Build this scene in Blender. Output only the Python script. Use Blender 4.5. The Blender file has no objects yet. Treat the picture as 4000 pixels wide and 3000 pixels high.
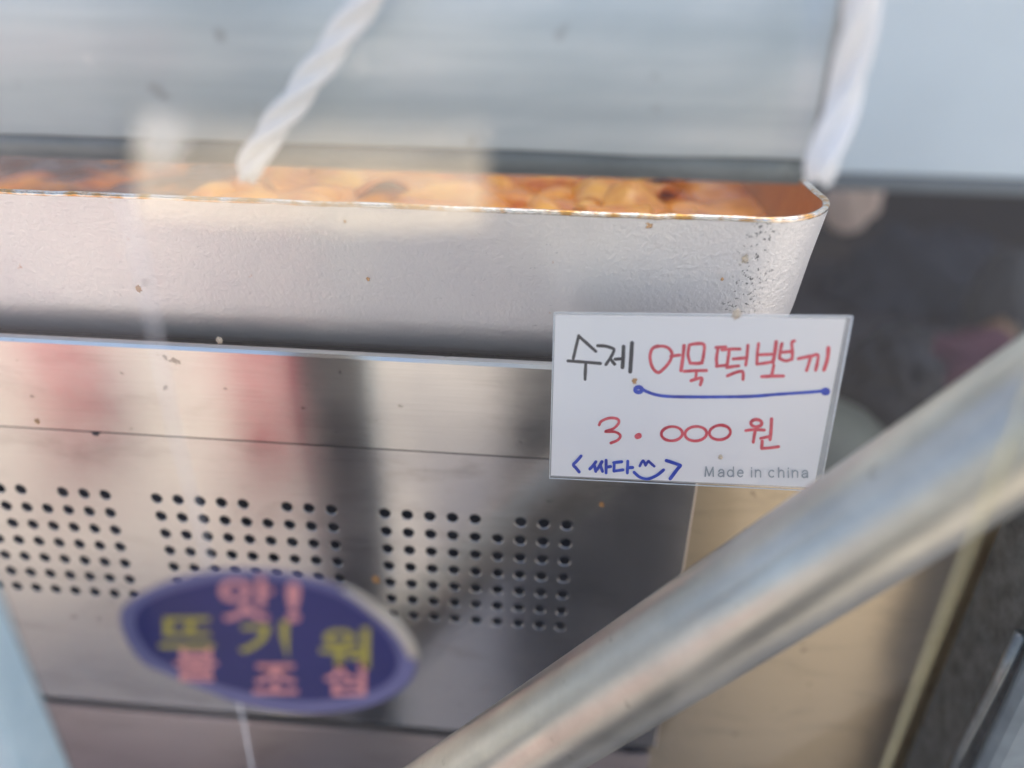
import bpy, bmesh, math, random
from mathutils import Vector, Matrix
from mathutils.noise import noise as pnoise
random.seed(7)
S = bpy.context.scene
COL = S.collection
R = math.radians

# ------------------------------------------------------------------ camera
PITCH, YAW, ROLL, FPX, PW, PH = R(28.05), R(4.386), R(1.0), 1640.0, 2212.0, 1659.0
EYE = Vector((0, 0, 1.10))
fwd = Vector((-math.sin(YAW)*math.cos(PITCH), math.cos(YAW)*math.cos(PITCH), -math.sin(PITCH)))
rgt = Vector((math.cos(YAW), math.sin(YAW), 0))
upv = rgt.cross(fwd)
rgt, upv = math.cos(ROLL)*rgt + math.sin(ROLL)*upv, -math.sin(ROLL)*rgt + math.cos(ROLL)*upv
cd = bpy.data.cameras.new('camera')
cam = bpy.data.objects.new('camera', cd)
COL.objects.link(cam)
cam.matrix_world = Matrix((
    (rgt.x, upv.x, -fwd.x, EYE.x), (rgt.y, upv.y, -fwd.y, EYE.y), (rgt.z, upv.z, -fwd.z, EYE.z), (0, 0, 0, 1)))
cd.sensor_width = 36.0
cd.lens = 36.0*FPX/PW
cd.clip_start = 0.01
cd.clip_end = 2000
cd.dof.use_dof = True
cd.dof.focus_distance = 0.272
cd.dof.aperture_fstop = 2.7
S.camera = cam

# ------------------------------------------------------------------ sky, sun, exposure
SUN_EL, SUN_AZ = R(50), R(24)          # azimuth from +Y towards +X: the sun stands behind the stall
w = bpy.data.worlds.new('World')
S.world = w
w.use_nodes = True
nt = w.node_tree
sky = nt.nodes.new('ShaderNodeTexSky')
sky.sky_type = 'NISHITA'
sky.sun_disc = False
sky.sun_elevation = SUN_EL
sky.sun_rotation = SUN_AZ
sky.dust_density = 4.0
sky.air_density = 0.8
nt.links.new(sky.outputs[0], nt.nodes['Background'].inputs[0])
nt.nodes['Background'].inputs[1].default_value = 0.15
sl = bpy.data.lights.new('sun', 'SUN')
sl.energy = 3.6
sl.angle = R(0.5)
sl.color = (1.0, 0.93, 0.82)
so = bpy.data.objects.new('sun', sl)
COL.objects.link(so)
sdir = Vector((math.sin(SUN_AZ)*math.cos(SUN_EL), math.cos(SUN_AZ)*math.cos(SUN_EL), math.sin(SUN_EL)))
so.rotation_euler = sdir.to_track_quat('Z', 'Y').to_euler()
S.view_settings.view_transform = 'Standard'
S.view_settings.look = 'None'
S.view_settings.gamma = 1
S.view_settings.exposure = 1.25
S.render.engine = 'CYCLES'
S.cycles.use_denoising = True
S.cycles.max_bounces = 8
S.cycles.transparent_max_bounces = 16

# ------------------------------------------------------------------ helpers
def ray(x, y):
    return fwd + (x-PW/2)/FPX*rgt - (y-PH/2)/FPX*upv
def at(x, y, Y):
    """The point of the vertical plane Y that a photograph pixel (2212 wide) shows."""
    d = ray(x, y)
    return EYE + d*(Y/d.y)
def on_plane(x, y, p0, n):
    d = ray(x, y)
    return EYE + d*((p0-EYE).dot(n)/d.dot(n))
def lin(r, g, b):
    f = lambda c: c/12.92 if c <= 0.04045 else ((c+0.055)/1.055)**2.4
    return (f(r/255), f(g/255), f(b/255))

def empty(name, label, cat, loc=(0, 0, 0), group=None):
    o = bpy.data.objects.new(name, None)
    COL.objects.link(o)
    o.location = loc
    o.empty_display_size = 0.02
    o['label'] = label
    o['category'] = cat
    if group:
        o['group'] = group
    return o
def tag(o, label, cat, group=None):
    o['label'] = label
    o['category'] = cat
    if group:
        o['group'] = group
    return o
def link(name, me, mat, parent=None, smooth=False):
    o = bpy.data.objects.new(name, me)
    COL.objects.link(o)
    if mat and not me.materials:
        me.materials.append(mat)
    if smooth:
        for p in me.polygons:
            p.use_smooth = True
    if parent:
        bpy.context.view_layer.update()
        o.parent = parent
        o.matrix_parent_inverse = parent.matrix_world.inverted()
    return o
def from_bm(name, bm, mat, parent=None, smooth=False):
    me = bpy.data.meshes.new(name)
    bm.normal_update()
    bm.to_mesh(me)
    bm.free()
    return link(name, me, mat, parent, smooth)
def from_py(name, vs, fs, mat, parent=None, smooth=False):
    me = bpy.data.meshes.new(name)
    me.from_pydata([tuple(v) for v in vs], [], fs)
    me.update()
    return link(name, me, mat, parent, smooth)
def box(name, lo, hi, mat, parent=None, bevel=0.0, seg=2):
    bm = bmesh.new()
    bmesh.ops.create_cube(bm, size=1)
    for v in bm.verts:
        v.co = Vector([(lo[i]+hi[i])/2 + v.co[i]*(hi[i]-lo[i]) for i in range(3)])
    if bevel:
        bmesh.ops.bevel(bm, geom=bm.edges[:], offset=bevel, segments=seg, profile=0.5, affect='EDGES')
    return from_bm(name, bm, mat, parent, smooth=False)
def tube(name, pts, rad, mat, parent=None, n=16, cap=True):
    """Tube through pts; rad is a number or a list."""
    pts = [Vector(p) for p in pts]
    m = len(pts)
    rads = rad if isinstance(rad, (list, tuple)) else [rad]*m
    vs, fs = [], []
    ref = None
    for i, p in enumerate(pts):
        t = (pts[min(i+1, m-1)]-pts[max(i-1, 0)]).normalized()
        if ref is None:
            ref = t.orthogonal().normalized()
        ref = (ref - t*ref.dot(t)).normalized()
        b = t.cross(ref)
        for k in range(n):
            a = 2*math.pi*k/n
            vs.append(p + (ref*math.cos(a)+b*math.sin(a))*rads[i])
    for i in range(m-1):
        for k in range(n):
            fs.append((i*n+k, i*n+(k+1) % n, (i+1)*n+(k+1) % n, (i+1)*n+k))
    if cap:
        fs.append(tuple(range(n))[::-1])
        fs.append(tuple((m-1)*n+k for k in range(n)))
    return from_py(name, vs, fs, mat, parent, smooth=True)
def catmull(pts, sub=6, closed=False):
    P = [Vector(p) for p in pts]
    n = len(P)
    if n < 3:
        return [P[0].lerp(P[-1], i/sub) for i in range(sub+1)]
    out = []
    rng = range(n if closed else n-1)
    for i in rng:
        if closed:
            a, b, c, d = P[(i-1) % n], P[i], P[(i+1) % n], P[(i+2) % n]
        else:
            a, b, c, d = P[max(i-1, 0)], P[i], P[i+1], P[min(i+2, n-1)]
        for k in range(sub):
            t = k/sub
            out.append(0.5*((2*b)+(c-a)*t+(2*a-5*b+4*c-d)*t*t+(3*b-a-3*c+d)*t*t*t))
    if not closed:
        out.append(P[-1])
    return out

# ---- materials
class M:
    """A small node builder round a Principled BSDF."""
    def __init__(s, name):
        s.m = bpy.data.materials.new(name)
        s.m.use_nodes = True
        s.t = s.m.node_tree
        s.b = s.t.nodes['Principled BSDF']
        s.out = s.t.nodes['Material Output']
        s.pos = s.t.nodes.new('ShaderNodeNewGeometry').outputs['Position']
    def n(s, typ, **kw):
        nd = s.t.nodes.new(typ)
        for k, v in kw.items():
            setattr(nd, k, v)
        return nd
    def l(s, a, b):
        s.t.links.new(a, b)
    def set(s, **kw):
        for k, v in kw.items():
            s.b.inputs[k.replace('_', ' ')].default_value = v if not (isinstance(v, tuple) and len(v) == 3) else (*v, 1)
        return s
    def mapped(s, scale):
        mp = s.n('ShaderNodeMapping')
        mp.inputs['Scale'].default_value = scale
        s.l(s.pos, mp.inputs['Vector'])
        return mp.outputs[0]
    def noise(s, scale, detail=4, rough=0.55, vec=None, dist=0.0):
        nd = s.n('ShaderNodeTexNoise')
        nd.inputs['Scale'].default_value = scale
        nd.inputs['Detail'].default_value = detail
        nd.inputs['Roughness'].default_value = rough
        nd.inputs['Distortion'].default_value = dist
        s.l(vec if vec is not None else s.pos, nd.inputs['Vector'])
        return nd.outputs['Fac']
    def ramp(s, fac, stops):
        r = s.n('ShaderNodeValToRGB')
        e = r.color_ramp.elements
        while len(e) < len(stops):
            e.new(0.5)
        for i, (p, c) in enumerate(stops):
            e[i].position = p
            e[i].color = (*c, 1) if isinstance(c, tuple) else (c, c, c, 1)
        s.l(fac, r.inputs[0])
        return r.outputs[0]
    def mix(s, fac, a, b, mode='MIX'):
        x = s.n('ShaderNodeMix', data_type='RGBA', blend_type=mode)
        for sock, v in ((x.inputs[0], fac), (x.inputs[6], a), (x.inputs[7], b)):
            if isinstance(v, (int, float)):
                sock.default_value = v
            elif isinstance(v, tuple):
                sock.default_value = (*v, 1)
            else:
                s.l(v, sock)
        return x.outputs[2]
    def math(s, op, a, b=None):
        x = s.n('ShaderNodeMath', operation=op)
        for i, v in enumerate((a, b)):
            if v is None:
                continue
            if isinstance(v, (int, float)):
                x.inputs[i].default_value = v
            else:
                s.l(v, x.inputs[i])
        return x.outputs[0]
    def axis(s, i):
        x = s.n('ShaderNodeSeparateXYZ')
        s.l(s.pos, x.inputs[0])
        return x.outputs[i]
    def band(s, v, lo, hi, soft):
        a = s.n('ShaderNodeMapRange', interpolation_type='SMOOTHSTEP')
        a.inputs[1].default_value, a.inputs[2].default_value = lo-soft, lo+soft
        b = s.n('ShaderNodeMapRange', interpolation_type='SMOOTHSTEP')
        b.inputs[1].default_value, b.inputs[2].default_value = hi-soft, hi+soft
        s.l(v, a.inputs[0])
        s.l(v, b.inputs[0])
        return s.math('SUBTRACT', a.outputs[0], b.outputs[0])
    def color(s, c):
        s.l(c, s.b.inputs['Base Color'])
        return s
    def rough(s, c):
        s.l(c, s.b.inputs['Roughness'])
        return s
    def bump(s, h, strength=0.3, dist=0.001):
        b = s.n('ShaderNodeBump')
        b.inputs['Strength'].default_value = strength
        b.inputs['Distance'].default_value = dist
        s.l(h, b.inputs['Height'])
        s.l(b.outputs[0], s.b.inputs['Normal'])
        return s

def simple(name, col, rough=0.5, metal=0.0, var=0.25, scale=40, bump=0.0, bscale=300, **kw):
    m = M(name)
    m.set(Roughness=rough, Metallic=metal, **kw)
    f = m.noise(scale, 5)
    c = tuple(col)
    m.color(m.mix(f, tuple(x*(1-var) for x in c), tuple(min(1, x*(1+var)) for x in c)))
    if bump:
        m.bump(m.noise(bscale, 3), bump, 0.0006)
    return m.m

# cast aluminium of the pan
m = M('cast_aluminium')
m.set(Metallic=0.7, Roughness=0.46)
cloud = m.noise(14, 4)
base = m.mix(m.ramp(cloud, [(0.3, 0.0), (0.7, 1.0)]), (0.80, 0.785, 0.80), (0.93, 0.92, 0.90))
scr = m.noise(420, 3, 0.6, m.mapped((1.0, 1.0, 2.2)), 1.2)
spk = m.ramp(scr, [(0.66, 0.0), (0.72, 1.0)])
lowmask = m.ramp(m.noise(22, 3), [(0.5, 0.0), (0.62, 1.0)])
base = m.mix(m.math('MULTIPLY', m.math('MULTIPLY', spk, lowmask), 0.5), base, (0.16, 0.17, 0.2))
pit = m.ramp(m.noise(760, 2, 0.5), [(0.60, 0.0), (0.66, 1.0)])
pitmask = m.band(m.math('ADD', m.axis(0), m.math('MULTIPLY', m.noise(60, 3), 0.022)), 0.070, 0.080, 0.006)
base = m.mix(m.math('MULTIPLY', pit, m.math('MULTIPLY', pitmask, 0.95)), base, (0.05, 0.055, 0.065))
rust = m.ramp(m.noise(95, 5, 0.6), [(0.695, 0.0), (0.73, 1.0)])
base = m.mix(m.math('MULTIPLY', rust, 0.55), base, (0.55, 0.23, 0.07))
m.color(base)
m.rough(m.ramp(m.noise(9, 3), [(0.3, 0.40), (0.7, 0.52)]))
pe = m.noise(640, 4, 0.6)
m.bump(m.math('MULTIPLY', pe, m.ramp(m.axis(0), [(0.0, 0.6), (0.03, 1.0)])), 0.7, 0.0006)
PAN = m.m
m = M('sauce_stained_aluminium')
m.set(Roughness=0.3, Metallic=0.1)
m.color(m.mix(m.noise(60, 5), (0.32, 0.075, 0.012), (0.60, 0.22, 0.035)))
m.bump(m.noise(500, 3), 0.3, 0.0005)
PAN_IN = m.m
m = M('worn_rim_metal')
m.set(Metallic=1.0, Roughness=0.25)
m.color(m.mix(m.ramp(m.noise(160, 4), [(0.45, 0.0), (0.62, 1.0)]), (0.80, 0.77, 0.72), (0.62, 0.33, 0.09)))
m.bump(m.noise(700, 2), 0.5, 0.0006)
RIM = m.m

def brushed(name, a, b, rough=0.27, aniso=0.75, dirt=0.35, metal=1.0, dirtcol=(0.13, 0.10, 0.08)):
    m = M(name)
    m.set(Metallic=metal, Roughness=rough, Anisotropic=aniso)
    tg = m.n('ShaderNodeTangent', direction_type='RADIAL', axis='Z')
    m.l(tg.outputs[0], m.b.inputs['Tangent'])
    m.b.inputs['Anisotropic Rotation'].default_value = 0.25
    st = m.noise(1.0, 4, 0.6, m.mapped((30, 30, 2600)))
    c = m.mix(st, a, b)
    d = m.ramp(m.noise(26, 6, 0.65, m.mapped((0.8, 1, 2.4)), 0.6), [(0.52, 0.0), (0.75, 1.0)])
    c = m.mix(m.math('MULTIPLY', d, dirt), c, dirtcol)
    sp = m.ramp(m.noise(150, 3, 0.5), [(0.70, 0.0), (0.74, 1.0)])
    c = m.mix(m.math('MULTIPLY', sp, 0.6), c, (0.10, 0.07, 0.05))
    m.color(c)
    m.rough(m.math('ADD', m.math('MULTIPLY', m.noise(34, 5), 0.18), rough-0.09))
    m.bump(m.noise(1.0, 3, 0.6, m.mapped((14, 14, 1500))), 0.06, 0.0004)
    return m.m
BAND = brushed('brushed_stainless', (0.56, 0.545, 0.525), (0.73, 0.71, 0.68), 0.19, 0.6, 0.25)
PANEL = brushed('perforated_stainless', (0.54, 0.52, 0.515), (0.68, 0.66, 0.645), 0.20, 0.5, 0.30)
PLATE = brushed('tarnished_stainless', (0.40, 0.33, 0.225), (0.51, 0.425, 0.30), 0.34, 0.4, 0.4, dirtcol=(0.11, 0.085, 0.06))  # tan base carries the warm reflected tone besides tarnish
DARK = simple('dark_metal', (0.022, 0.022, 0.024), 0.7)

def galv(name, a, b, rough=0.42, metal=0.75, sc=70, stretch=(1, 1, 1)):
    m = M(name)
    m.set(Metallic=metal, Roughness=rough)
    v = m.mapped(stretch)
    c = m.mix(m.ramp(m.noise(sc, 6, 0.65, v), [(0.3, 0.0), (0.7, 1.0)]), a, b)
    sp = m.ramp(m.noise(sc*5, 3, 0.5), [(0.68, 0.0), (0.76, 1.0)])
    c = m.mix(m.math('MULTIPLY', sp, 0.3), c, (0.10, 0.085, 0.07))
    m.color(c)
    m.rough(m.ramp(m.noise(sc*0.7, 5), [(0.3, rough-0.08), (0.7, rough+0.1)]))
    m.bump(m.noise(sc*6, 3), 0.12, 0.0005)
    return m.m
m = M('galvanised_sheet')
m.set(Metallic=0.2, Roughness=0.38)
c = m.mix(m.ramp(m.noise(9, 5, 0.6, m.mapped((0.5, 1, 1.6)), 0.8), [(0.32, 0.0), (0.68, 1.0)]), (0.42, 0.52, 0.565), (0.68, 0.74, 0.755))
c = m.mix(m.math('MULTIPLY', m.ramp(m.noise(34, 5, 0.6, m.mapped((0.12, 1, 2.6))), [(0.42, 0.0), (0.66, 1.0)]), 0.45), c, (0.34, 0.43, 0.475))
c = m.mix(m.math('MULTIPLY', m.ramp(m.noise(75, 3, 0.5), [(0.66, 0.0), (0.76, 1.0)]), 0.45), c, (0.22, 0.23, 0.24))
c = m.mix(m.math('MULTIPLY', m.ramp(m.noise(60, 3, 0.5, m.mapped((1, 2, 1))), [(0.68, 0.0), (0.78, 1.0)]), 0.5), c, (0.80, 0.83, 0.83))
m.color(c)
m.rough(m.ramp(m.noise(15, 5, 0.6, m.mapped((0.6, 1, 2))), [(0.3, 0.26), (0.7, 0.48)]))
m.bump(m.noise(1.0, 3, 0.6, m.mapped((8, 8, 260))), 0.08, 0.0006)
BEAM = m.m
PIPE = galv('galvanised_pipe', (0.40, 0.395, 0.355), (0.57, 0.565, 0.505), 0.33, 0.92, 30)
POST = galv('pale_blue_galvanised', (0.42, 0.58, 0.66), (0.58, 0.73, 0.79), 0.5, 0.2, 160)
DPOST = galv('dirty_dark_metal', (0.075, 0.085, 0.088), (0.20, 0.22, 0.225), 0.48, 0.25, 130)

# =================================================================== SETTING
def structure(o):
    o['kind'] = 'structure'
    return o
m = M('street_paving')
m.set(Roughness=0.85)
m.color(m.mix(m.noise(0.8, 6), (0.42, 0.385, 0.335), (0.53, 0.49, 0.43)))
m.bump(m.noise(60, 4), 0.3, 0.01)
g = from_py('ground', [(-400, -400, 0), (400, -400, 0), (400, 400, 0), (-400, 400, 0)], [(0, 1, 2, 3)], m.m)
structure(g)

# dark tarpaulin closing the back of the stall
m = M('dark_tarpaulin')
m.set(Roughness=0.75)
c = m.mix(m.ramp(m.axis(2), [(0.0, 0.0), (1.0, 1.0)]), (0.040, 0.044, 0.052), (0.066, 0.052, 0.046))
m.color(m.mix(m.noise(7, 4), c, (0.032, 0.029, 0.030)))
m.bump(m.noise(12, 3), 0.6, 0.03)
bm = bmesh.new()
bmesh.ops.create_grid(bm, x_segments=50, y_segments=30, size=1)
for v in bm.verts:
    x, y = v.co.x*2.4, v.co.y
    v.co = Vector((x+0.3, 1.25+0.03*math.sin(x*9)+0.04*pnoise((x*2, y*2, 0)), 1.21+y*1.195))  # top raised beyond view to shade the paving before the stall
o = from_bm('back_tarpaulin', bm, m.m, None, True)
sm = o.modifiers.new('thick', 'SOLIDIFY')
sm.thickness = 0.003
tag(o, 'dark grey brown tarpaulin closing the back of the stall behind the pan', 'tarpaulin')

# =================================================================== FOOD WARMER CABINET
YB, YP, YS = 0.2495, 0.253, 0.272
cab = empty('food_warmer', 'stainless steel food warmer with perforated front under the square pan', 'food warmer', (-0.25, 0.45, 0))
XL, XR = -0.62, 0.0545
zt, zb = 0.9755, 0.9345
# folded rim band: front lip with a rounded top edge and a short shelf behind
prof = [(YB, zb), (YB, zt-0.002), (YB+0.0006, zt-0.0006), (YB+0.002, zt), (YB+0.0027, zt), (YB+0.0027, zt-0.0015), (YB+0.0025, zt-0.0015), (YB+0.0016, zt-0.003), (YB+0.0016, zb)]
vs, fs = [], []
for x in (XL, 0.072):
    vs += [(x, a, b) for a, b in prof]
n = len(prof)
for k in range(n):
    fs.append((k, (k+1) % n, n+(k+1) % n, n+k))
fs += [tuple(range(n)), tuple(range(2*n-1, n-1, -1))]
from_py('rim_band', vs, fs, BAND, cab)
# perforated panel: three groups of 9 x 7 round holes, punched through
SP, RAD, NS = 0.00963, 0.0025, 16
z_top, z_bot = 0.9335, 0.7655
TH = 0.0012
bm = bmesh.new()
cache = {}
def V(x, y, z):
    k = (round(x*1e6), round(y*1e6), round(z*1e6))
    if k not in cache:
        cache[k] = bm.verts.new((x, y, z))
    return cache[k]
def quad(*p):
    q = [V(*c) for c in p]
    if len(set(q)) == len(q):
        try:
            bm.faces.new(q)
        except ValueError:
            pass
groups = [0.0045-0.1003*i for i in range(6)]           # x of each group's right column
zr0 = 0.8994
def cell(cx, cz, hole):
    h = SP/2
    sq = []
    for k in range(NS):
        a = 2*math.pi*k/NS
        c_, s_ = math.cos(a), math.sin(a)
        mx = max(abs(c_), abs(s_))
        sq.append((cx+h*c_/mx, cz+h*s_/mx))
    if not hole:
        f = [V(x, YP, z) for x, z in sq]
        bm.faces.new(f)
        return
    ci = [(cx+RAD*math.cos(2*math.pi*k/NS), cz+RAD*math.sin(2*math.pi*k/NS)) for k in range(NS)]
    cr = [(cx+(RAD+0.00022)*math.cos(2*math.pi*k/NS), cz+(RAD+0.00022)*math.sin(2*math.pi*k/NS)) for k in range(NS)]
    for k in range(NS):
        j = (k+1) % NS
        quad((sq[k][0], YP, sq[k][1]), (sq[j][0], YP, sq[j][1]), (cr[j][0], YP, cr[j][1]), (cr[k][0], YP, cr[k][1]))
        quad((cr[k][0], YP, cr[k][1]), (cr[j][0], YP, cr[j][1]), (ci[j][0], YP+0.0002, ci[j][1]), (ci[k][0], YP+0.0002, ci[k][1]))
        quad((ci[k][0], YP+0.0002, ci[k][1]), (ci[j][0], YP+0.0002, ci[j][1]), (ci[j][0], YP+TH, ci[j][1]), (ci[k][0], YP+TH, ci[k][1]))
def rect(x0, x1, za, zb_):
    if x1-x0 > 1e-6 and zb_-za > 1e-6:
        bm.faces.new([bm.verts.new(p) for p in ((x0, YP, za), (x1, YP, za), (x1, YP, zb_), (x0, YP, zb_))])
zhi, zlo = zr0+SP/2, zr0-6.5*SP
ZG = 0.9316
rect(XL, XR, zhi, ZG)
for (ya, za), (yb, zb2) in (((YP, ZG), (YP+0.0012, ZG+0.0004)), ((YP+0.0012, ZG+0.0004), (YP+0.006, ZG+0.0008)), ((YP+0.006, ZG+0.0008), (YP+0.006, z_top))):
    bm.faces.new([bm.verts.new(p) for p in ((XL, ya, za), (XR, ya, za), (XR, yb, zb2), (XL, yb, zb2))])
rect(XL, XR, z_bot, zlo)
right = XR
for gx in groups:
    x1, x0 = gx+SP/2, gx-8.5*SP
    rect(x1, right, zlo, zhi)
    for i in range(9):
        for j in range(7):
            cell(gx-(8-i)*SP, zr0-j*SP, not (j == 0 and i == 5))
    right = x0
rect(XL, right, zlo, zhi)
# returned edges: right side and bottom
def rq(a, b, c, d):
    bm.faces.new([bm.verts.new(p) for p in (a, b, c, d)])
rq((XR, YP, z_bot), (XR, YP+0.010, z_bot), (XR, YP+0.010, z_top), (XR, YP, z_top))
rq((XL, YP, z_bot), (XL, YP+0.012, z_bot), (XR, YP+0.012, z_bot), (XR, YP, z_bot))
panel = from_bm('perforated_panel', bm, PANEL, cab)
box('panel_edge', (XR, YP-0.0004, z_bot), (XR+0.0008, YS+0.0036, z_top), simple('bare_steel_edge', (0.78, 0.70, 0.62), 0.3, 1.0), cab, 0.0002)
box('dark_liner', (XL, YP+0.0066, z_bot+0.004), (XR-0.004, YP+0.10, z_top-0.002), simple('hole_shade', (0.008, 0.008, 0.009), 0.9), cab, 0.001)  # near-black liner added to keep the punched holes dark
YS = 0.272
box('slot_shade', (XL, YS-0.008, 0.7482), (XR, YS+0.003, 0.7640), DARK, cab, 0.001)  # dark strip puts the slot's shadow line into its colour
box('back_plate', (XL, YS+0.004, 0.25), (0.34, YS+0.010, at(1640, 1035, YS+0.004).z), PLATE, cab, 0.001)
LOW = brushed('mauve_kick_plate', (0.30, 0.25, 0.26), (0.42, 0.36, 0.36), 0.4, 0.3, 0.4)  # dark mauve base stands in for the darkness the steel reflects
box('kick_plate', (XL, YS-0.012, 0.25), (XR, YS+0.0035, 0.7480), LOW, cab, 0.001)
box('top_ledge', (XL, YB+0.0020, 0.9455), (0.072, 0.66, 0.9490), simple('dark_ledge', (0.07, 0.068, 0.07), 0.6), cab, 0.0005)  # darkened so the pan's lower curve reflects dark
for sx in (-0.55, -0.05):
    box('pan_support', (sx, 0.30, 0.9492), (sx+0.02, 0.56, 0.9668), DARK, cab, 0.001)
for sx in (XL+0.005, 0.012):
    box('leg', (sx, 0.30, 0.0), (sx+0.03, 0.33, 0.76), DPOST, cab, 0.002)
    box('leg', (sx, 0.60, 0.0), (sx+0.03, 0.63, 0.9450), DPOST, cab, 0.002)

# =================================================================== THE PAN
pan = empty('square_pan', 'square cast aluminium pan with rounded corner full of orange stew', 'pan', (-0.3, 0.45, 0.966))
PX0, PX1, PY0, PY1 = -0.66, 0.0925, 0.2525, 0.600
def contour(inset, rad=0.034, nf=160):
    x0, x1, y0, y1 = PX0+inset, PX1-inset, PY0+inset, PY1-inset
    r = max(rad-inset, 0.004)
    pts = []
    for i in range(nf):                       # front, finely cut for nicks
        t = i/(nf-1)
        pts.append((x0+r+(x1-x0-2*r)*t, y0))
    def arc(cx, cy, a0, n_):
        for k in range(1, n_):
            a = a0+math.pi/2*k/n_
            pts.append((cx+r*math.cos(a), cy+r*math.sin(a)))
    arc(x1-r, y0+r, -math.pi/2, 20)
    for i in range(24):
        pts.append((x1, y0+r+(y1-y0-2*r)*i/23))
    arc(x1-r, y1-r, 0, 20)
    for i in range(24):
        pts.append((x1-r-(x1-x0-2*r)*i/23, y1))
    arc(x0+r, y1-r, math.pi/2, 20)
    for i in range(24):
        pts.append((x0, y1-r-(y1-y0-2*r)*i/23))
    arc(x0+r, y0+r, math.pi, 20)
    return pts
RZ = 1.0318
outer = [(0.030, 0.9672), (0.018, 0.9685), (0.0115, 0.9735), (0.0080, 0.9805), (0.0064, 0.9870), (0.0054, 0.9925), (0.0030, 1.012), (0.0002, RZ-0.0016)]
rim = [(0.0002, RZ-0.0016), (0.0000, RZ-0.0010), (0.0004, RZ-0.0002), (0.0012, RZ), (0.0022, RZ-0.0002), (0.0026, RZ-0.0010)]
inner = [(0.0026, RZ-0.0010), (0.0050, 1.012), (0.0075, 0.99), (0.022, 0.9712)]
def loft(name, prof, mat, cap):
    vs, fs = [], []
    for ins, z in prof:
        c = contour(ins)
        N = len(c)
        for i, (x, y) in enumerate(c):
            dz = 0
            if z > RZ-0.003:
                dz = 0.00035*pnoise((x*45, y*45, 1))+0.00018*pnoise((x*260, y*260, 3))
                for nx, dep in ((-0.0425, 0.0009), (-0.038, 0.0007), (0.028, 0.0005)):
                    dz -= dep*math.exp(-((x-nx)/0.0012)**2) if y < PY0+0.01 else 0
            wob = 0.0005*pnoise((x*18, z*30, 5))
            vs.append((x, y+wob, z+dz))
    for r_ in range(len(prof)-1):
        for i in range(N):
            fs.append((r_*N+i, r_*N+(i+1) % N, (r_+1)*N+(i+1) % N, (r_+1)*N+i))
    if cap == 0:
        fs.append(tuple(range(N))[::-1])
    elif cap == 1:
        fs.append(tuple((len(prof)-1)*N+i for i in range(N)))
    return from_py(name, vs, fs, mat, pan, True)
loft('pan_wall', outer, PAN, 0)
loft('rim', rim, RIM, None)
loft('inner_wall', inner, PAN_IN, 1)

# stew: orange sauce with rice cakes and fish cake folded in it
m = M('chilli_sauce')
m.set(Roughness=0.16, Specular_IOR_Level=0.6)
c = m.mix(m.ramp(m.noise(38, 5), [(0.35, 0.0), (0.65, 1.0)]), (0.48, 0.085, 0.004), (0.84, 0.29, 0.012))
burn = m.math('MULTIPLY', m.ramp(m.noise(24, 4), [(0.40, 0.0), (0.55, 1.0)]), m.band(m.axis(0), -0.9, -0.165, 0.02))
m.color(m.mix(burn, c, (0.13, 0.045, 0.014)))
m.bump(m.noise(260, 3), 0.4, 0.001)
bm = bmesh.new()
bmesh.ops.create_grid(bm, x_segments=220, y_segments=90, size=1)
SX0, SX1, SY0, SY1 = PX0+0.0055, PX1-0.0055, PY0+0.0055, PY1-0.0055
for v in bm.verts:
    u, t = (v.co.x+1)/2, (v.co.y+1)/2
    x, y = SX0+(SX1-SX0)*u, SY0+(SY1-SY0)*t
    e = min(1, min(x-SX0, SX1-x, y-SY0, SY1-y)/0.02)
    # keep inside the rounded corners
    for cx, sx in ((SX0+0.030, -1), (SX1-0.030, 1)):
        for cy, sy in ((SY0+0.030, -1), (SY1-0.030, 1)):
            if (x-cx)*sx > 0 and (y-cy)*sy > 0:
                d = math.hypot(x-cx, y-cy)
                if d > 0.030:
                    x, y = cx+(x-cx)*0.030/d, cy+(y-cy)*0.030/d
    v.co = Vector((x, y, 1.0085 + e*(0.005*pnoise((x*28, y*28, 2))+0.0025*pnoise((x*70, y*70, 7)))))
o = from_bm('sauce', bm, m.m, None, True)
o['kind'] = 'stuff'
o['label'] = 'glossy orange red chilli sauce filling the square pan'

m = M('rice_cake')
m.set(Roughness=0.22, Subsurface_Weight=0.0)
m.color(m.mix(m.ramp(m.noise(55, 4), [(0.35, 0.0), (0.65, 1.0)]), (0.66, 0.16, 0.006), (0.90, 0.40, 0.028)))
CAKE = m.m
def blob_mesh(name, L, r, mat):
    pts = []
    rads = []
    N = 12
    for i in range(N+1):
        t = -1+2*i/N
        pts.append((t*L, 0.0018*math.sin(t*2.0), 0.0012*math.cos(t*3)))
        rads.append(r*max(0.05, (1-abs(t)**5))**0.5)
    o = tube(name, pts, rads, mat, None, 12)
    return o
def fish_mesh(name, mat):
    bm = bmesh.new()
    bmesh.ops.create_grid(bm, x_segments=14, y_segments=10, size=1)
    for v in bm.verts:
        x, y = v.co.x*0.024, v.co.y*0.015
        v.co = Vector((x, y, 0.006*math.sin(x*130)+0.002*pnoise((x*80, y*80, 0))))
    ret = bmesh.ops.solidify(bm, geom=bm.faces[:], thickness=0.0035)
    return from_bm(name, bm, mat, None, True)
m = M('fish_cake')
m.set(Roughness=0.28)
m.color(m.mix(m.ramp(m.noise(45, 5), [(0.35, 0.0), (0.65, 1.0)]), (0.62, 0.16, 0.006), (0.90, 0.44, 0.035)))
FISH = m.m
spots = []
rc = random.Random(11)
proto_c = proto_f = None
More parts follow.
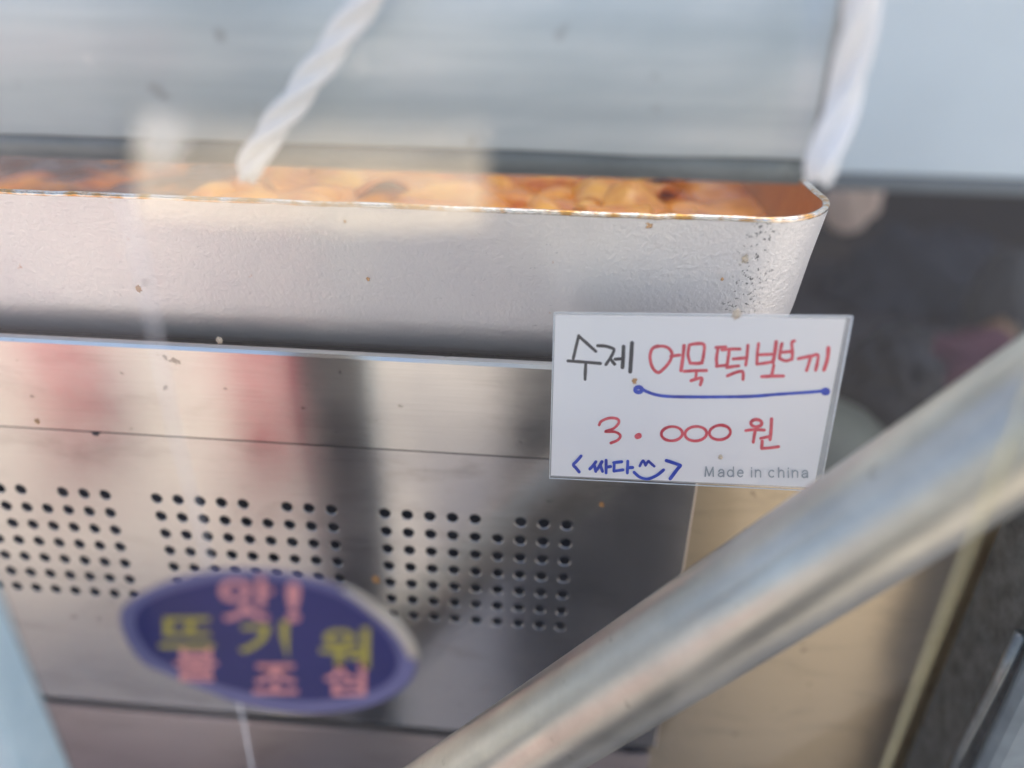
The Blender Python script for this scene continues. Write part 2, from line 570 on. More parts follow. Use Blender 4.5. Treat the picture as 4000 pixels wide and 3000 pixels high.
for k in range(36):
    for _try in range(60):
        x = rc.uniform(-0.165, 0.05)
        y = rc.uniform(0.315, 0.45)
        if all((x-a)**2+((y-b)*1.3)**2 > 0.019**2 for a, b in spots):
            break
    spots.append((x, y))
    fish = k % 3 == 2
    if fish:
        if proto_f is None:
            o = proto_f = fish_mesh('fish_cake', FISH)
        else:
            o = proto_f.copy()
            COL.objects.link(o)
        tag(o, 'folded piece of fish cake half sunk in the orange sauce', 'fish cake', 'fish cake pieces in the pan')
        o.location = (x, y, 1.0075)
        o.rotation_euler = (rc.uniform(-.5, .3), rc.uniform(-.3, .3), rc.uniform(0, 6.3))
    else:
        if proto_c is None:
            o = proto_c = blob_mesh('rice_cake', 0.024, 0.0085, CAKE)
        else:
            o = proto_c.copy()
            COL.objects.link(o)
        tag(o, 'sauce coated rice cake cylinder lying in the orange sauce', 'rice cake', 'rice cakes in the pan')
        o.location = (x, y, 1.0040)
        o.rotation_euler = (0, rc.uniform(-.25, .25), rc.uniform(0, 3.14))
    s_ = rc.uniform(0.85, 1.15)
    o.scale = (s_, s_, s_)

# =================================================================== UPPER BEAM
YM = 0.215
pbl, pbr = at(0, 345, YM), at(1700, 376, YM)
bz = (pbl.z+pbr.z)/2-0.0014
bxr = at(1762, 250, YM).x
beam = empty('metal_beam', 'wide dull galvanised metal beam crossing above the pan', 'beam', (0, YM+0.01, bz))
# sheet-metal section: flat front, rolled bottom hem, returned back
prof = [(YM, bz+0.085), (YM, bz+0.0075), (YM+0.0012, bz+0.0068), (YM+0.0108, bz+0.0068), (YM+0.012, bz+0.0075), (YM+0.012, bz+0.085)]
vs, fs = [], []
NX = 60
for i in range(NX+1):
    x = -0.60+(bxr+0.60)*i/NX
    for a, b in prof:
        vs.append((x, a+0.0008*pnoise((x*9, b*14, 4)), b+0.0004*pnoise((x*30, 0, 9))))
n = len(prof)
for i in range(NX):
    for k in range(n):
        fs.append((i*n+k, i*n+(k+1) % n, (i+1)*n+(k+1) % n, (i+1)*n+k))
fs += [tuple(range(n)), tuple(NX*n+k for k in range(n))[::-1]]
o = from_py('beam_face', vs, fs, BEAM, beam, False)
for p in o.data.polygons:
    p.use_smooth = len(p.vertices) == 4
HEM = galv('reflected_dark_hem', (0.10, 0.125, 0.13), (0.19, 0.22, 0.225), 0.5, 0.4, 40, (0.5, 1, 1))  # dark tone stands in for the darkness the hem reflects
tube('bottom_hem', [(-0.60+(bxr+0.60)*i/40, YM+0.0052, bz+0.0040+0.0003*pnoise((i*1.7, 0, 0))) for i in range(41)], 0.0046, HEM, beam, 20)
box('end_cap', (bxr, YM+0.0005, bz+0.001), (bxr+0.0075, YM+0.0115, bz+0.085), simple('grey_rubber', (0.34, 0.345, 0.34), 0.6, 0, 0.3, 90), beam, 0.0015)

# pale blue-grey hanging board further back, seen right of the beam
YT = 0.62
tz = at(2000, 382, YT).z
tb = empty('hanging_board', 'pale blue grey painted board hanging behind the right rope', 'board', (0.5, YT, tz))
box('board_panel', (-0.70, YT, tz), (1.2, YT+0.015, tz+0.55), simple('pale_blue_paint', (0.74, 0.83, 0.84), 0.5, 0, 0.10, 9), tb, 0.003)  # left part stretched unseen behind the beam to shade the stew
box('edge_trim', (-0.70, YT-0.003, tz-0.012), (1.2, YT+0.017, tz-0.0005), simple('grey_trim', (0.16, 0.19, 0.20), 0.5, 0, 0.2, 20), tb, 0.002)

# =================================================================== ROPES
m = M('white_nylon_rope')
m.set(Roughness=0.45)
m.color(m.mix(m.noise(300, 4), (0.84, 0.84, 0.82), (0.93, 0.93, 0.92)))
m.bump(m.noise(1500, 3), 0.5, 0.0004)
ROPE = m.m
def rope(label, path, rad, pitch, thick_end=1.0):
    path = catmull([Vector(p) for p in path], 40)
    root = empty('rope', label, 'rope', path[-1], 'white ropes hanging over the pan')
    m_ = len(path)
    ln = [0]
    for i in range(1, m_):
        ln.append(ln[-1]+(path[i]-path[i-1]).length)
    t0 = (path[-1]-path[0]).normalized()
    u = t0.orthogonal().normalized()
    for s_ in range(3):
        pts, rads = [], []
        for i, p in enumerate(path):
            t = (path[min(i+1, m_-1)]-path[max(i-1, 0)]).normalized()
            uu = (u-t*u.dot(t)).normalized()
            vv = t.cross(uu)
            a = 2*math.pi*(ln[i]/pitch + s_/3)
            fl = 1+0.10*pnoise((ln[i]*60, s_*3.1, rad*900))
            pts.append(p+(uu*math.cos(a)+vv*math.sin(a))*rad*0.5)
            end = min(1.0, 0.35+(ln[-1]-ln[i])/(rad*1.3))
            rads.append(rad*0.51*fl*end)
        tube('strand', pts, rads, ROPE, root, 10)
    return root
YR1, YR2 = 0.203, 0.178
r1 = rope('white twisted nylon rope slanting down left with its cut end above the stew',
          [at(905, -160, YR1), at(780, 15, YR1), at(655, 190, YR1), at(575, 300, YR1), at(527, 388, YR1)], 0.0039, 0.042)
r2 = rope('blurred white rope hanging by the right end of the metal beam over the pan corner',
          [at(1885, -160, YR2+.02), at(1862, 15, YR2+.02), at(1832, 180, YR2+.02), at(1795, 300, YR2+.015), at(1766, 395, YR2+.01)], 0.0044, 0.06)

# pale bundle seen just past the pan's corner
def lump(name, c, s, mat, amp=0.25, freq=2.2, sub=4, parent=None, seed=0):
    bm = bmesh.new()
    bmesh.ops.create_icosphere(bm, subdivisions=sub, radius=1)
    for v in bm.verts:
        d = v.co.normalized()
        k = 1+amp*pnoise((d.x*freq+seed, d.y*freq, d.z*freq))+amp*0.5*pnoise((d.x*freq*3, d.y*freq*3+seed, d.z*freq*3))
        v.co = Vector((c[0]+d.x*k*s[0], c[1]+d.y*k*s[1], c[2]+d.z*k*s[2]))
    return from_bm(name, bm, mat, parent, True)

# =================================================================== PIPE BRACE
pr = 0.017
p0 = Vector((0.1192, 0.1738, 1.0086))
pd = Vector((0.63944, -0.03486, 0.76805))
brace = empty('pipe_brace', 'slanting galvanised steel pipe crossing in front of the price card', 'pipe', p0-pd*1.28)
pts = [p0+pd*(-1.28+1.9*i/80) for i in range(81)]
tube('pipe_body', pts, pr, PIPE, brace, 48)
# a drip of solder hanging off the lower side
q = p0-pd*0.205
lump('weld_drip', (q.x+0.0105, q.y-0.004, q.z-0.0165), (0.0011, 0.0011, 0.0036), simple('bright_solder', (0.8, 0.8, 0.78), 0.3, 1.0), 0.1, 2, 3, brace)

# =================================================================== POSTS
YLp = 0.098
xa = at(80, 1470, YLp+0.012).x
lp = empty('corner_post', 'pale blue galvanised corner post at the lower left edge', 'post', (xa-0.02, YLp+0.02, 0))
box('post_body', (xa-0.046, YLp, 0.02), (xa, YLp+0.012, 1.9), POST, lp, 0.0012)
box('added_dark_strip', (xa-0.0445, YLp+0.0122, 0.02), (xa-0.0015, YLp+0.0135, 1.88), simple('dark_grey_brown', (0.085, 0.075, 0.068), 0.6), lp, 0.0004)  # strip added out of view to darken the post's reflection in the steel
box('foot_plate', (xa-0.060, YLp-0.015, 0), (xa+0.015, YLp+0.030, 0.02), POST, lp, 0.002)
YRp = 0.235
xb = at(2052, 1408, YRp+0.041).x
rp = empty('corner_post', 'dirty dark grey metal post at the lower right beside the tan plate', 'post', (xb+0.03, YRp+0.03, 0))
ztop = at(2175, 1120, YRp).z
box('post_body', (xb, YRp, 0.02), (xb+0.10, YRp+0.05, ztop), DPOST, rp, 0.006, 4)
box('foot_plate', (xb-0.015, YRp-0.015, 0), (xb+0.09, YRp+0.065, 0.02), DPOST, rp, 0.002)
xs = at(2176, 1572, YRp-0.012).x
box('guide_rail', (xs, YRp-0.012, 0.02), (xs+0.03, YRp-0.0005, ztop-0.004), simple('pale_blue_steel', (0.26, 0.31, 0.34), 0.5, 0.3, 0.3, 90), rp, 0.005)
tube('weld_seam', [at(2205, 1370, YRp-0.001), at(2150, 1480, YRp-0.001), at(2080, 1610, YRp-0.001), at(2040, 1700, YRp-0.001)], 0.0025, simple('weld_metal', (0.22, 0.24, 0.245), 0.4, 0.7, 0.3, 200), rp, 10)

# =================================================================== CLUTTER AT THE RIGHT, BEHIND THE CARD
# olive-grey round pot
YO = 0.46
oc = at(1745, 1010, YO)
pot = empty('round_pot', 'dull olive grey round shouldered pot half hidden behind the price card', 'pot', (oc.x, YO, oc.z-0.07))
POTM = simple('olive_grey_enamel', (0.17, 0.175, 0.125), 0.5, 0.2, 0.35, 30, 0.2)
def lathe(name, prof, c, mat, parent, n=48):
    vs, fs = [], []
    for r_, z in prof:
        for k in range(n):
            a = 2*math.pi*k/n
            vs.append((c[0]+r_*math.cos(a), c[1]+r_*math.sin(a), c[2]+z))
    for i in range(len(prof)-1):
        for k in range(n):
            fs.append((i*n+k, i*n+(k+1) % n, (i+1)*n+(k+1) % n, (i+1)*n+k))
    fs.append(tuple(range(n))[::-1])
    fs.append(tuple((len(prof)-1)*n+k for k in range(n)))
    return from_py(name, vs, fs, mat, parent, True)
R0 = 0.062
lathe('pot_body', [(R0*0.9, -0.07), (R0, -0.06), (R0, -0.005)], oc, POTM, pot)
lathe('lid', [(R0*1.02, -0.0045), (R0*1.02, 0.0), (R0*0.97, 0.012), (R0*0.85, 0.026), (R0*0.6, 0.040), (R0*0.3, 0.047), (0.004, 0.049)], oc, POTM, pot)
# work shelf under the clutter
sh = empty('side_shelf', 'dark shelf at the right holding the pot and the bags', 'shelf', (0.5, 0.55, 0))
stop = oc.z-0.071
box('shelf_board', (0.13, 0.36, stop-0.02), (1.1, 1.15, stop), simple('dark_shelf', (0.05, 0.047, 0.05), 0.55), sh, 0.002)
for x_ in (0.35, 1.06):
    for y_ in (0.38, 1.10):
        box('leg', (x_, y_, 0), (x_+0.03, y_+0.03, stop-0.0205), DPOST, sh, 0.002)
# crumpled black bag
BAGM = M('black_plastic_film')
BAGM.set(Roughness=0.22)
BAGM.color(BAGM.mix(BAGM.noise(30, 4), (0.012, 0.013, 0.015), (0.03, 0.03, 0.033)))
BAGM.bump(BAGM.noise(70, 4, 0.6, None, 1.5), 1.0, 0.006)
def standing(name, px, py, Y, s, mat, label, cat, amp, freq, seed):
    c = at(px, py, Y)
    zc = max(c.z, stop+s[2]*1.02)
    # bottom flattened onto the shelf
    bm = bmesh.new()
    bmesh.ops.create_icosphere(bm, subdivisions=5, radius=1)
    for v in bm.verts:
        d = v.co.normalized()
        k = 1+amp*pnoise((d.x*freq+seed, d.y*freq, d.z*freq))+amp*0.55*pnoise((d.x*freq*2.7, d.y*freq*2.7+seed, d.z*freq*2.7))
        p = Vector((c.x+d.x*k*s[0], Y+d.y*k*s[1], c.z+d.z*k*s[2]))
        p.z = max(p.z, stop+0.0005)
        if d.z < 0:
            p.z = max(stop+0.0005, c.z+d.z*(c.z-stop)*1.05)
        v.co = p
    o = from_bm(name, bm, mat, None, True)
    return tag(o, label, cat)
standing('plastic_bag', 1925, 830, 0.56, (0.034, 0.03, 0.045), BAGM.m, 'crumpled black plastic bag with white glints right of the price card', 'bag', 0.35, 2.4, 3)
standing('cloth_bundle', 2060, 850, 0.62, (0.085, 0.05, 0.055), simple('maroon_cloth', (0.11, 0.035, 0.05), 0.85, 0, 0.3, 40), 'dark maroon cloth bundle behind the slanting pipe', 'cloth', 0.25, 1.8, 8)
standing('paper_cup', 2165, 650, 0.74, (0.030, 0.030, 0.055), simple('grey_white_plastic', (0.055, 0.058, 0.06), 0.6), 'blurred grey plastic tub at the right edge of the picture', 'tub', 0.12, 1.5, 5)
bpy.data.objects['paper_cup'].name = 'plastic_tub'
standing('orange_packet', 2145, 760, 0.70, (0.018, 0.02, 0.032), simple('tan_orange_film', (0.30, 0.17, 0.08), 0.4), 'small tan orange food packet above the slanting pipe', 'packet', 0.2, 2, 6)
standing('dark_sack', 1960, 700, 1.0, (0.13, 0.08, 0.13), simple('blue_black_sack', (0.026, 0.031, 0.042), 0.7, 0, 0.4, 16), 'large blue black sack behind the pan corner', 'sack', 0.22, 1.7, 12)
# pale cloth hanging over a peg just past the corner of the pan
pc = at(1842, 432, 0.75)
o = lump('pale_cloth', (pc.x, 0.75, pc.z), (0.026, 0.018, 0.030), simple('pale_pink_cotton', (0.74, 0.60, 0.53), 0.9), 0.2, 2.0)
tag(o, 'small pale pink cloth knot just past the pan corner', 'cloth')

# =================================================================== PRICE CARD
CK = 0.094/0.105
def cpt(v):
    return EYE+(Vector(v)-EYE)*CK
cTL, cTR, cBR, cBL = [cpt(v) for v in ((-0.0049, 0.2633, 0.9905), (0.0995, 0.2553, 0.9977), (0.101, 0.2491, 0.9277), (-0.0035, 0.2572, 0.9205))]
cx_ = ((cTR-cTL)+(cBR-cBL)).normalized()
cn = cx_.cross(((cTL-cBL)+(cTR-cBR)).normalized()).normalized()
if cn.y > 0:
    cn = -cn
cc = (cTL+cTR+cBR+cBL)/4
card = empty('price_card', 'white handwritten price card in a clear plastic sleeve above the pipe', 'price card', cBL)
def cp(px, py, h=0.0):
    return on_plane(px, py, cc, cn)+cn*h
def zc(x, y):                                   # zoomed-crop coordinates of the card to picture coordinates
    return 1161.1+x*0.32502, 652.4+y*0.32502
def plate(name, outline, h0, h1, mat, parent):
    """A plate of the outline (picture points) between heights h0 and h1 over the card plane."""
    N = len(outline)
    vs = [cp(x, y, h0) for x, y in outline]+[cp(x, y, h1) for x, y in outline]
    fs = [tuple(range(N)), tuple(range(2*N-1, N-1, -1))]
    for i in range(N):
        fs.append((i, (i+1) % N, N+(i+1) % N, N+i))
    o = from_py(name, vs, fs, mat, parent)
    bm = bmesh.new()
    bm.from_mesh(o.data)
    bmesh.ops.recalc_face_normals(bm, faces=bm.faces)
    bm.to_mesh(o.data)
    bm.free()
    return o
m = M('white_card')
m.set(Roughness=0.5, Coat_Weight=0.35, Coat_Roughness=0.12)
m.color(m.mix(m.noise(40, 3), (0.83, 0.83, 0.83), (0.87, 0.87, 0.87)))
paper = plate('card_paper', [(1199, 681), (1828, 689), (1758, 1053), (1190, 1027)], -0.0004, 0.0, m.m, card)
m = M('clear_sleeve')
m.set(Roughness=0.08, Base_Color=(0.92, 0.94, 0.95))
tr = m.n('ShaderNodeBsdfTransparent')
mx = m.n('ShaderNodeMixShader')
mx.inputs[0].default_value = 0.28
m.l(tr.outputs[0], mx.inputs[1])
m.l(m.b.outputs[0], mx.inputs[2])
m.l(mx.outputs[0], m.out.inputs[0])
SLEEVE = m.m
plate('sleeve', [(1197, 675), (1841, 683), (1771, 1059), (1187, 1031)], -0.0009, -0.0006, SLEEVE, card)
# welded sleeve edges
EDGE = simple('sleeve_edge', (0.62, 0.66, 0.68), 0.15, 0, 0.2, 300)
def seam(a, b, r_):
    tube('sleeve_edge', [cp(*a, 0.0003), cp((a[0]+b[0])/2, (a[1]+b[1])/2, 0.0003), cp(*b, 0.0003)], r_, EDGE, card, 8)
seam((1197, 675), (1841, 683), 0.00022)
seam((1841, 683), (1771, 1059), 0.00030)
seam((1187, 1032), (1771, 1060), 0.00022)
seam((1197, 675), (1187, 1031), 0.00016)

hgt = [0.00004]
def ribbon_geo(pts, wd, vs, fs):
    """Marker stroke: flat ribbon with round ends and slightly varying width, in crop pixels."""
    P = pts
    n_ = len(P)
    h = hgt[0]
    hgt[0] += 0.0000025
    L_, R_ = [], []
    for i, p in enumerate(P):
        t = P[min(i+1, n_-1)]-P[max(i-1, 0)]
        t = t.normalized() if t.length > 1e-6 else Vector((1, 0))
        nn = Vector((-t.y, t.x))
        w_ = wd*0.5*(1+0.16*pnoise((p.x*0.02, p.y*0.02, wd)))
        L_.append(p+nn*w_)
        R_.append(p-nn*w_)
    t0 = (P[0]-P[1]).normalized()
    t1 = (P[-1]-P[-2]).normalized()
    ring = []
    for base_, t, a_, b_ in ((P[-1], t1, L_[-1], R_[-1]),):
        rr = (a_-b_).length/2
        capE = []
        for k in range(1, 6):
            a = math.pi*k/6
            nn = Vector((-t.y, t.x))
            capE.append(base_+nn*rr*math.cos(a)+t*rr*math.sin(a))
    rr = (L_[0]-R_[0]).length/2
    capS = []
    tt = -t0
    nn = Vector((-tt.y, tt.x))
    for k in range(1, 6):
        a = math.pi*k/6
        capS.append(P[0]-nn*rr*math.cos(a)-tt*rr*math.sin(a))
    b0 = len(vs)
    for i in range(n_):
        vs.append(cp(*zc(*L_[i]), h))
        vs.append(cp(*zc(*R_[i]), h))
    for i in range(n_-1):
        fs.append((b0+2*i, b0+2*i+2, b0+2*i+3, b0+2*i+1))
    e0 = len(vs)
    for q_ in capE:
        vs.append(cp(*zc(*q_), h))
    fs.append(tuple([b0+2*n_-2]+[e0+k for k in range(5)]+[b0+2*n_-1]))
    s0 = len(vs)
    for q_ in capS:
        vs.append(cp(*zc(*q_), h))
    fs.append(tuple([b0+1]+[s0+k for k in range(5)]+[b0]))
def ell(cx, cy, rx, ry, tilt=0.0, start=0.0, n_=14):
    out = []
    for k in range(n_+1):
        a = start+2*math.pi*k/n_
        x, y = rx*math.cos(a), ry*math.sin(a)
        out.append((cx+x*math.cos(tilt)-y*math.sin(tilt), cy+x*math.sin(tilt)+y*math.cos(tilt)))
    return out
def ink(name, col, dark):
    m = M(name)
    m.set(Roughness=0.42, Coat_Weight=0.3, Coat_Roughness=0.12)
    m.color(m.mix(m.ramp(m.noise(190, 5, 0.7), [(0.36, 0.0), (0.64, 1.0)]), dark, col))
    return m.m
INK_K = ink('black_ink', (0.055, 0.058, 0.065), (0.022, 0.022, 0.026))
INK_R = ink('red_ink', (0.80, 0.13, 0.16), (0.58, 0.04, 0.065))
INK_B = ink('blue_ink', (0.035, 0.095, 0.60), (0.012, 0.032, 0.36))
def writing(name, strokes, mat, wd):
    vs, fs = [], []
    for st in strokes:
        w_ = wd
        if isinstance(st, tuple) and isinstance(st[0], (int, float)):
            w_, st = st
        pts = catmull([Vector(p) for p in st], 7 if len(st) > 2 else 6)
        ribbon_geo(pts, w_, vs, fs)
    o = from_py(name, vs, fs, mat, paper)
    bm = bmesh.new()
    bm.from_mesh(o.data)
    for f in bm.faces:
        f.normal_update()
        if f.normal.dot(cn) < 0:
            f.normal_flip()
    bm.to_mesh(o.data)
    bm.free()
    return o
black = [
    [(274, 224), (258, 290), (238, 374)], [(276, 228), (330, 276), (388, 328)],
    [(203, 391), (300, 398), (418, 408)], [(321, 404), (318, 460), (316, 514)],
    [(400, 290), (450, 293), (500, 308), (508, 322), (490, 362), (455, 415)], [(484, 374), (500, 398), (512, 412)],
    [(516, 380), (562, 376)], (25, [(572, 296), (569, 370), (565, 434)]), (27, [(628, 272), (622, 370), (616, 462)]),
]
red = [
    [(800, 290), (762, 312), (748, 365), (762, 430), (800, 468), (842, 440), (880, 392), (894, 342), (870, 306), (830, 293), (785, 298)],
    [(886, 360), (945, 352)], (25, [(974, 290), (966, 370), (954, 454)]),
    [(1008, 288), (1000, 350), (1014, 404)], [(1010, 284), (1060, 276), (1106, 284), (1104, 350), (1092, 404)], [(1014, 406), (1055, 408), (1094, 404)],
    [(974, 460), (1050, 456), (1122, 455)], [(1056, 460), (1052, 508)], [(1020, 522), (1060, 510), (1092, 506), (1082, 550)],
    [(1186, 302), (1250, 298)], [(1200, 306), (1190, 370), (1192, 424)], [(1190, 426), (1255, 420)],
    [(1226, 318), (1290, 312), (1345, 312)], [(1274, 318), (1266, 380), (1258, 432)], [(1258, 434), (1300, 428), (1338, 424)],
    [(1300, 378), (1392, 370)], [(1398, 288), (1392, 360), (1384, 418)],
    [(1262, 490), (1310, 470), (1352, 460), (1366, 470), (1366, 514)],
    [(1469, 276), (1460, 350), (1458, 412)], [(1466, 350), (1574, 346)], [(1460, 412), (1520, 404), (1566, 396)], (25, [(1586, 264), (1578, 330), (1564, 400)]),
    [(1624, 276), (1612, 330), (1608, 374)], [(1612, 334), (1690, 328)], [(1608, 374), (1650, 390), (1692, 378)], [(1706, 258), (1690, 270), (1694, 330), (1692, 380)],
    [(1570, 420), (1562, 460), (1556, 490)], [(1490, 495), (1560, 492), (1634, 491)],
    [(1732, 376), (1780, 366), (1812, 362), (1802, 410), (1788, 454)], [(1812, 362), (1862, 350), (1860, 400), (1848, 452)],
    (25, [(1933, 304), (1926, 380), (1904, 450)]),
    (18, [(410, 816), (426, 790), (480, 770), (530, 776), (540, 802), (505, 840), (450, 860), (515, 862), (550, 886), (534, 916), (488, 936)]),
    (38, [(664, 892), (674, 888)]),
    (19, ell(893, 874, 70, 47, -0.05, 4.0)), (19, ell(1052, 874, 72, 48, -0.08, 5.0)), (19, ell(1212, 866, 70, 48, -0.1, 4.2)),
    (22, ell(1454, 804, 36, 24, 0, 4.0)), (19, [(1384, 853), (1440, 847), (1508, 850)]), (21, [(1446, 856), (1440, 890), (1434, 930)]),
    (19, [(1482, 905), (1544, 892)]), (22, [(1555, 776), (1552, 850), (1545, 912)]), (21, [(1493, 924), (1490, 970)]), (20, [(1490, 972), (1545, 968), (1602, 960)]),
]
blue = [
    (26, ell(672, 582, 22, 17, 0, 0.3)),
    (20, [(694, 576), (730, 596), (790, 616), (880, 627), (1100, 630), (1400, 627), (1600, 612), (1800, 599), (1904, 590)]),
    (52, [(1908, 594), (1918, 594)]),
    [(290, 1022), (262, 1055), (239, 1080), (258, 1104), (277, 1128)],
    [(388, 1060), (370, 1085), (348, 1108)], [(378, 1084), (388, 1124)], [(428, 1060), (412, 1088), (396, 1112)], [(418, 1084), (432, 1124)],
    [(456, 1050), (456, 1134)], [(458, 1096), (486, 1092)],
    [(506, 1066), (560, 1060)], [(510, 1070), (508, 1122)], [(510, 1122), (568, 1114)], [(600, 1056), (597, 1134)], [(602, 1100), (632, 1098)],
    (17, [(680, 1088), (692, 1064), (704, 1054), (718, 1084)]), (17, [(718, 1084), (736, 1056), (746, 1064), (776, 1090)]),
    (20, [(642, 1130), (680, 1162), (732, 1174), (790, 1152), (838, 1114)]),
    (22, [(856, 1052), (905, 1068), (950, 1084)]), (24, [(948, 1086), (918, 1124), (882, 1172)]),
]
writing('black_lettering', black, INK_K, 21)
writing('red_lettering', red, INK_R, 21)
writing('blue_lettering', blue, INK_B, 20)

def glyphs(body, boxpx, to_world, mat, name, parent, bold=0.0, space=1.0):
    """Lettering from Blender's own font laid out to fill a box (x0, y0, x1, y1; slope) given in picture coordinates."""
    cu = bpy.data.curves.new(name, 'FONT')
    cu.body = body
    cu.space_character = space
    cu.offset = bold
    cu.resolution_u = 5
    to = bpy.data.objects.new(name, cu)
    COL.objects.link(to)
    bpy.context.view_layer.update()
    me = bpy.data.meshes.new_from_object(to.evaluated_get(bpy.context.evaluated_depsgraph_get()))
    bpy.data.objects.remove(to)
    bpy.data.curves.remove(cu)
    xs = [v.co.x for v in me.vertices]
    ys = [v.co.y for v in me.vertices]
    x0, x1, y0, y1 = min(xs), max(xs), min(ys), max(ys)
    bx0, by0, bx1, by1, sl_ = boxpx
    for v in me.vertices:
        u = (v.co.x-x0)/(x1-x0)
        t = (v.co.y-y0)/(y1-y0)
        px = bx0+(bx1-bx0)*u
        py = by1+(by0-by1)*t+sl_*(px-bx0)
        v.co = to_world(px, py)
    me.materials.clear()
    o = link(name, me, mat, parent)
    return o
GREY = simple('grey_print', (0.33, 0.37, 0.40), 0.5, 0, 0.1)
def bowl(x, y, rx=19, ry=22, a0=0, a1=360, n_=12):
    return [(x+rx*math.cos(R(a0+(a1-a0)*k/n_)), y+ry*math.sin(R(a0+(a1-a0)*k/n_))) for k in range(n_+1)]
def lt(ch, x, y):
    """Strokes of a plain printed letter; x is its left, y its baseline."""
    if ch == 'M':
        return [[(x, y), (x+6, y-64)], [(x+6, y-64), (x+26, y-4)], [(x+26, y-4), (x+52, y-62)], [(x+52, y-62), (x+54, y)]]
    if ch == 'a':
        return [[(x+4, y-34), (x+14, y-45), (x+28, y-45), (x+37, y-34), (x+37, y)], [(x+37, y-26), (x+14, y-24), (x+2, y-12), (x+12, y), (x+28, y-3), (x+37, y-14)]]
    if ch == 'd':
        return [bowl(x+19, y-22), [(x+39, y-64), (x+39, y)]]
    if ch == 'e':
        return [[(x+2, y-24), (x+38, y-24)], bowl(x+20, y-22, 18, 22, -5, -320)]
    if ch == 'i':
        return [[(x, y-44), (x, y)], [(x, y-61), (x, y-58)]]
    if ch == 'n':
        return [[(x, y-45), (x, y)], [(x, y-28), (x+8, y-41), (x+20, y-45), (x+32, y-38), (x+34, y-24), (x+34, y)]]
    if ch == 'h':
        return [[(x, y-64), (x, y)], [(x, y-28), (x+8, y-41), (x+20, y-45), (x+32, y-38), (x+34, y-24), (x+34, y)]]
    return [bowl(x+20, y-22, 19, 22, -50, -310)]
grey = []
for ch, x in zip('Madeinchina', (1114, 1200, 1263, 1328, 1422, 1448, 1536, 1602, 1667, 1694, 1756)):
    y = 1157+(x-1114)*0.010
    grey += [[tuple(p) for p in st] for st in lt(ch, x, y)]
writing('printed_lettering', grey, GREY, 8.5)

# =================================================================== CLEAR SHEET WITH STICKER
YC = 0.128
sheet = empty('plastic_sheet', 'clear vinyl sheet hanging in front of the pan with a faint crease and yellowed hem', 'plastic sheet', (0, YC, 0.5))
xh = at(2035, 1327, YC).x
vm = bpy.data.materials.new('milky_clear_vinyl')
vm.use_nodes = True
vn = vm.node_tree
vn.nodes.remove(vn.nodes['Principled BSDF'])
vs_ = vn.nodes.new('ShaderNodeVolumeScatter')
vs_.inputs['Color'].default_value = (0.93, 0.91, 0.97, 1)
vs_.inputs['Density'].default_value = 34.0
vn.links.new(vs_.outputs[0], vn.nodes['Material Output'].inputs['Volume'])
film = box('film', (-0.55, YC+0.0002, 0.55), (xh, YC+0.0014, 1.5), vm, sheet)
def clear_mat(name, col, mixf, rough=0.2):
    m = M(name)
    m.set(Roughness=rough, Base_Color=col)
    tr = m.n('ShaderNodeBsdfTransparent')
    mx = m.n('ShaderNodeMixShader')
    mx.inputs[0].default_value = mixf
    m.l(tr.outputs[0], mx.inputs[1])
    m.l(m.b.outputs[0], mx.inputs[2])
    m.l(mx.outputs[0], m.out.inputs[0])
    return m.m
xc = at(400, 1000, YC).x
vm2 = vm.copy()
vm2.name = 'milky_lilac_veil'
vm2.node_tree.nodes['Volume Scatter'].inputs['Color'].default_value = (0.90, 0.84, 1.0, 1)
box('lilac_veil', (-0.549, YC+0.0016, 0.55), (xc, YC+0.0026, 1.5), vm2, sheet)  # added slab, its lilac haze put in as a veil left of the crease
tube('crease', [(xc+0.0004*math.sin(i*1.3), YC-0.0006, 1.065-i*0.0125) for i in range(34)], 0.0003, clear_mat('creased_vinyl', (0.85, 0.85, 0.9), 0.5), sheet, 8)
tube('hem', [(xh, YC-0.0005, 0.55+0.95*i/20) for i in range(21)], 0.0006, clear_mat('yellowed_hem', (0.80, 0.74, 0.48), 0.42), sheet, 8)
# splashes of sauce dried on the sheet
SPL = clear_mat('dried_splash', (0.70, 0.36, 0.10), 0.55, 0.4)
SPL2 = clear_mat('pale_splash', (0.80, 0.68, 0.52), 0.6, 0.4)
for px, py, r_, mt, Y_, par in ((299, 624, 8, SPL, 0.2545, pan), (1402, 484, 11, SPL, 0.2533, pan), (795, 603, 5, SPL, 0.2545, pan), (1560, 603, 4, SPL, 0.2545, pan), (745, 478, 4, SPL, 0.2533, pan),
                               (1610, 560, 9, SPL2, 0.2538, pan), (474, 735, 9, SPL2, YB-0.0001, cab), (812, 1252, 11, SPL, YP-0.0002, cab), (80, 910, 6, SPL, YB-0.0001, cab),
                               (205, 933, 10, DARK, YP-0.0002, cab), (1300, 1090, 7, SPL, YP-0.0002, cab),
                               (1370, 822, 7, SPL, None, card), (1556, 986, 6, SPL2, None, card), (1592, 678, 12, SPL2, None, card)):
    c = at(px, py, Y_) if Y_ else cp(px, py, 0.0004)
    s_ = r_/FPX*(c-EYE).length*0.8
    lump('splash', tuple(c), (s_*0.85, 0.00035, s_*1.05), mt, 0.75, 2.3, 3, par, px)
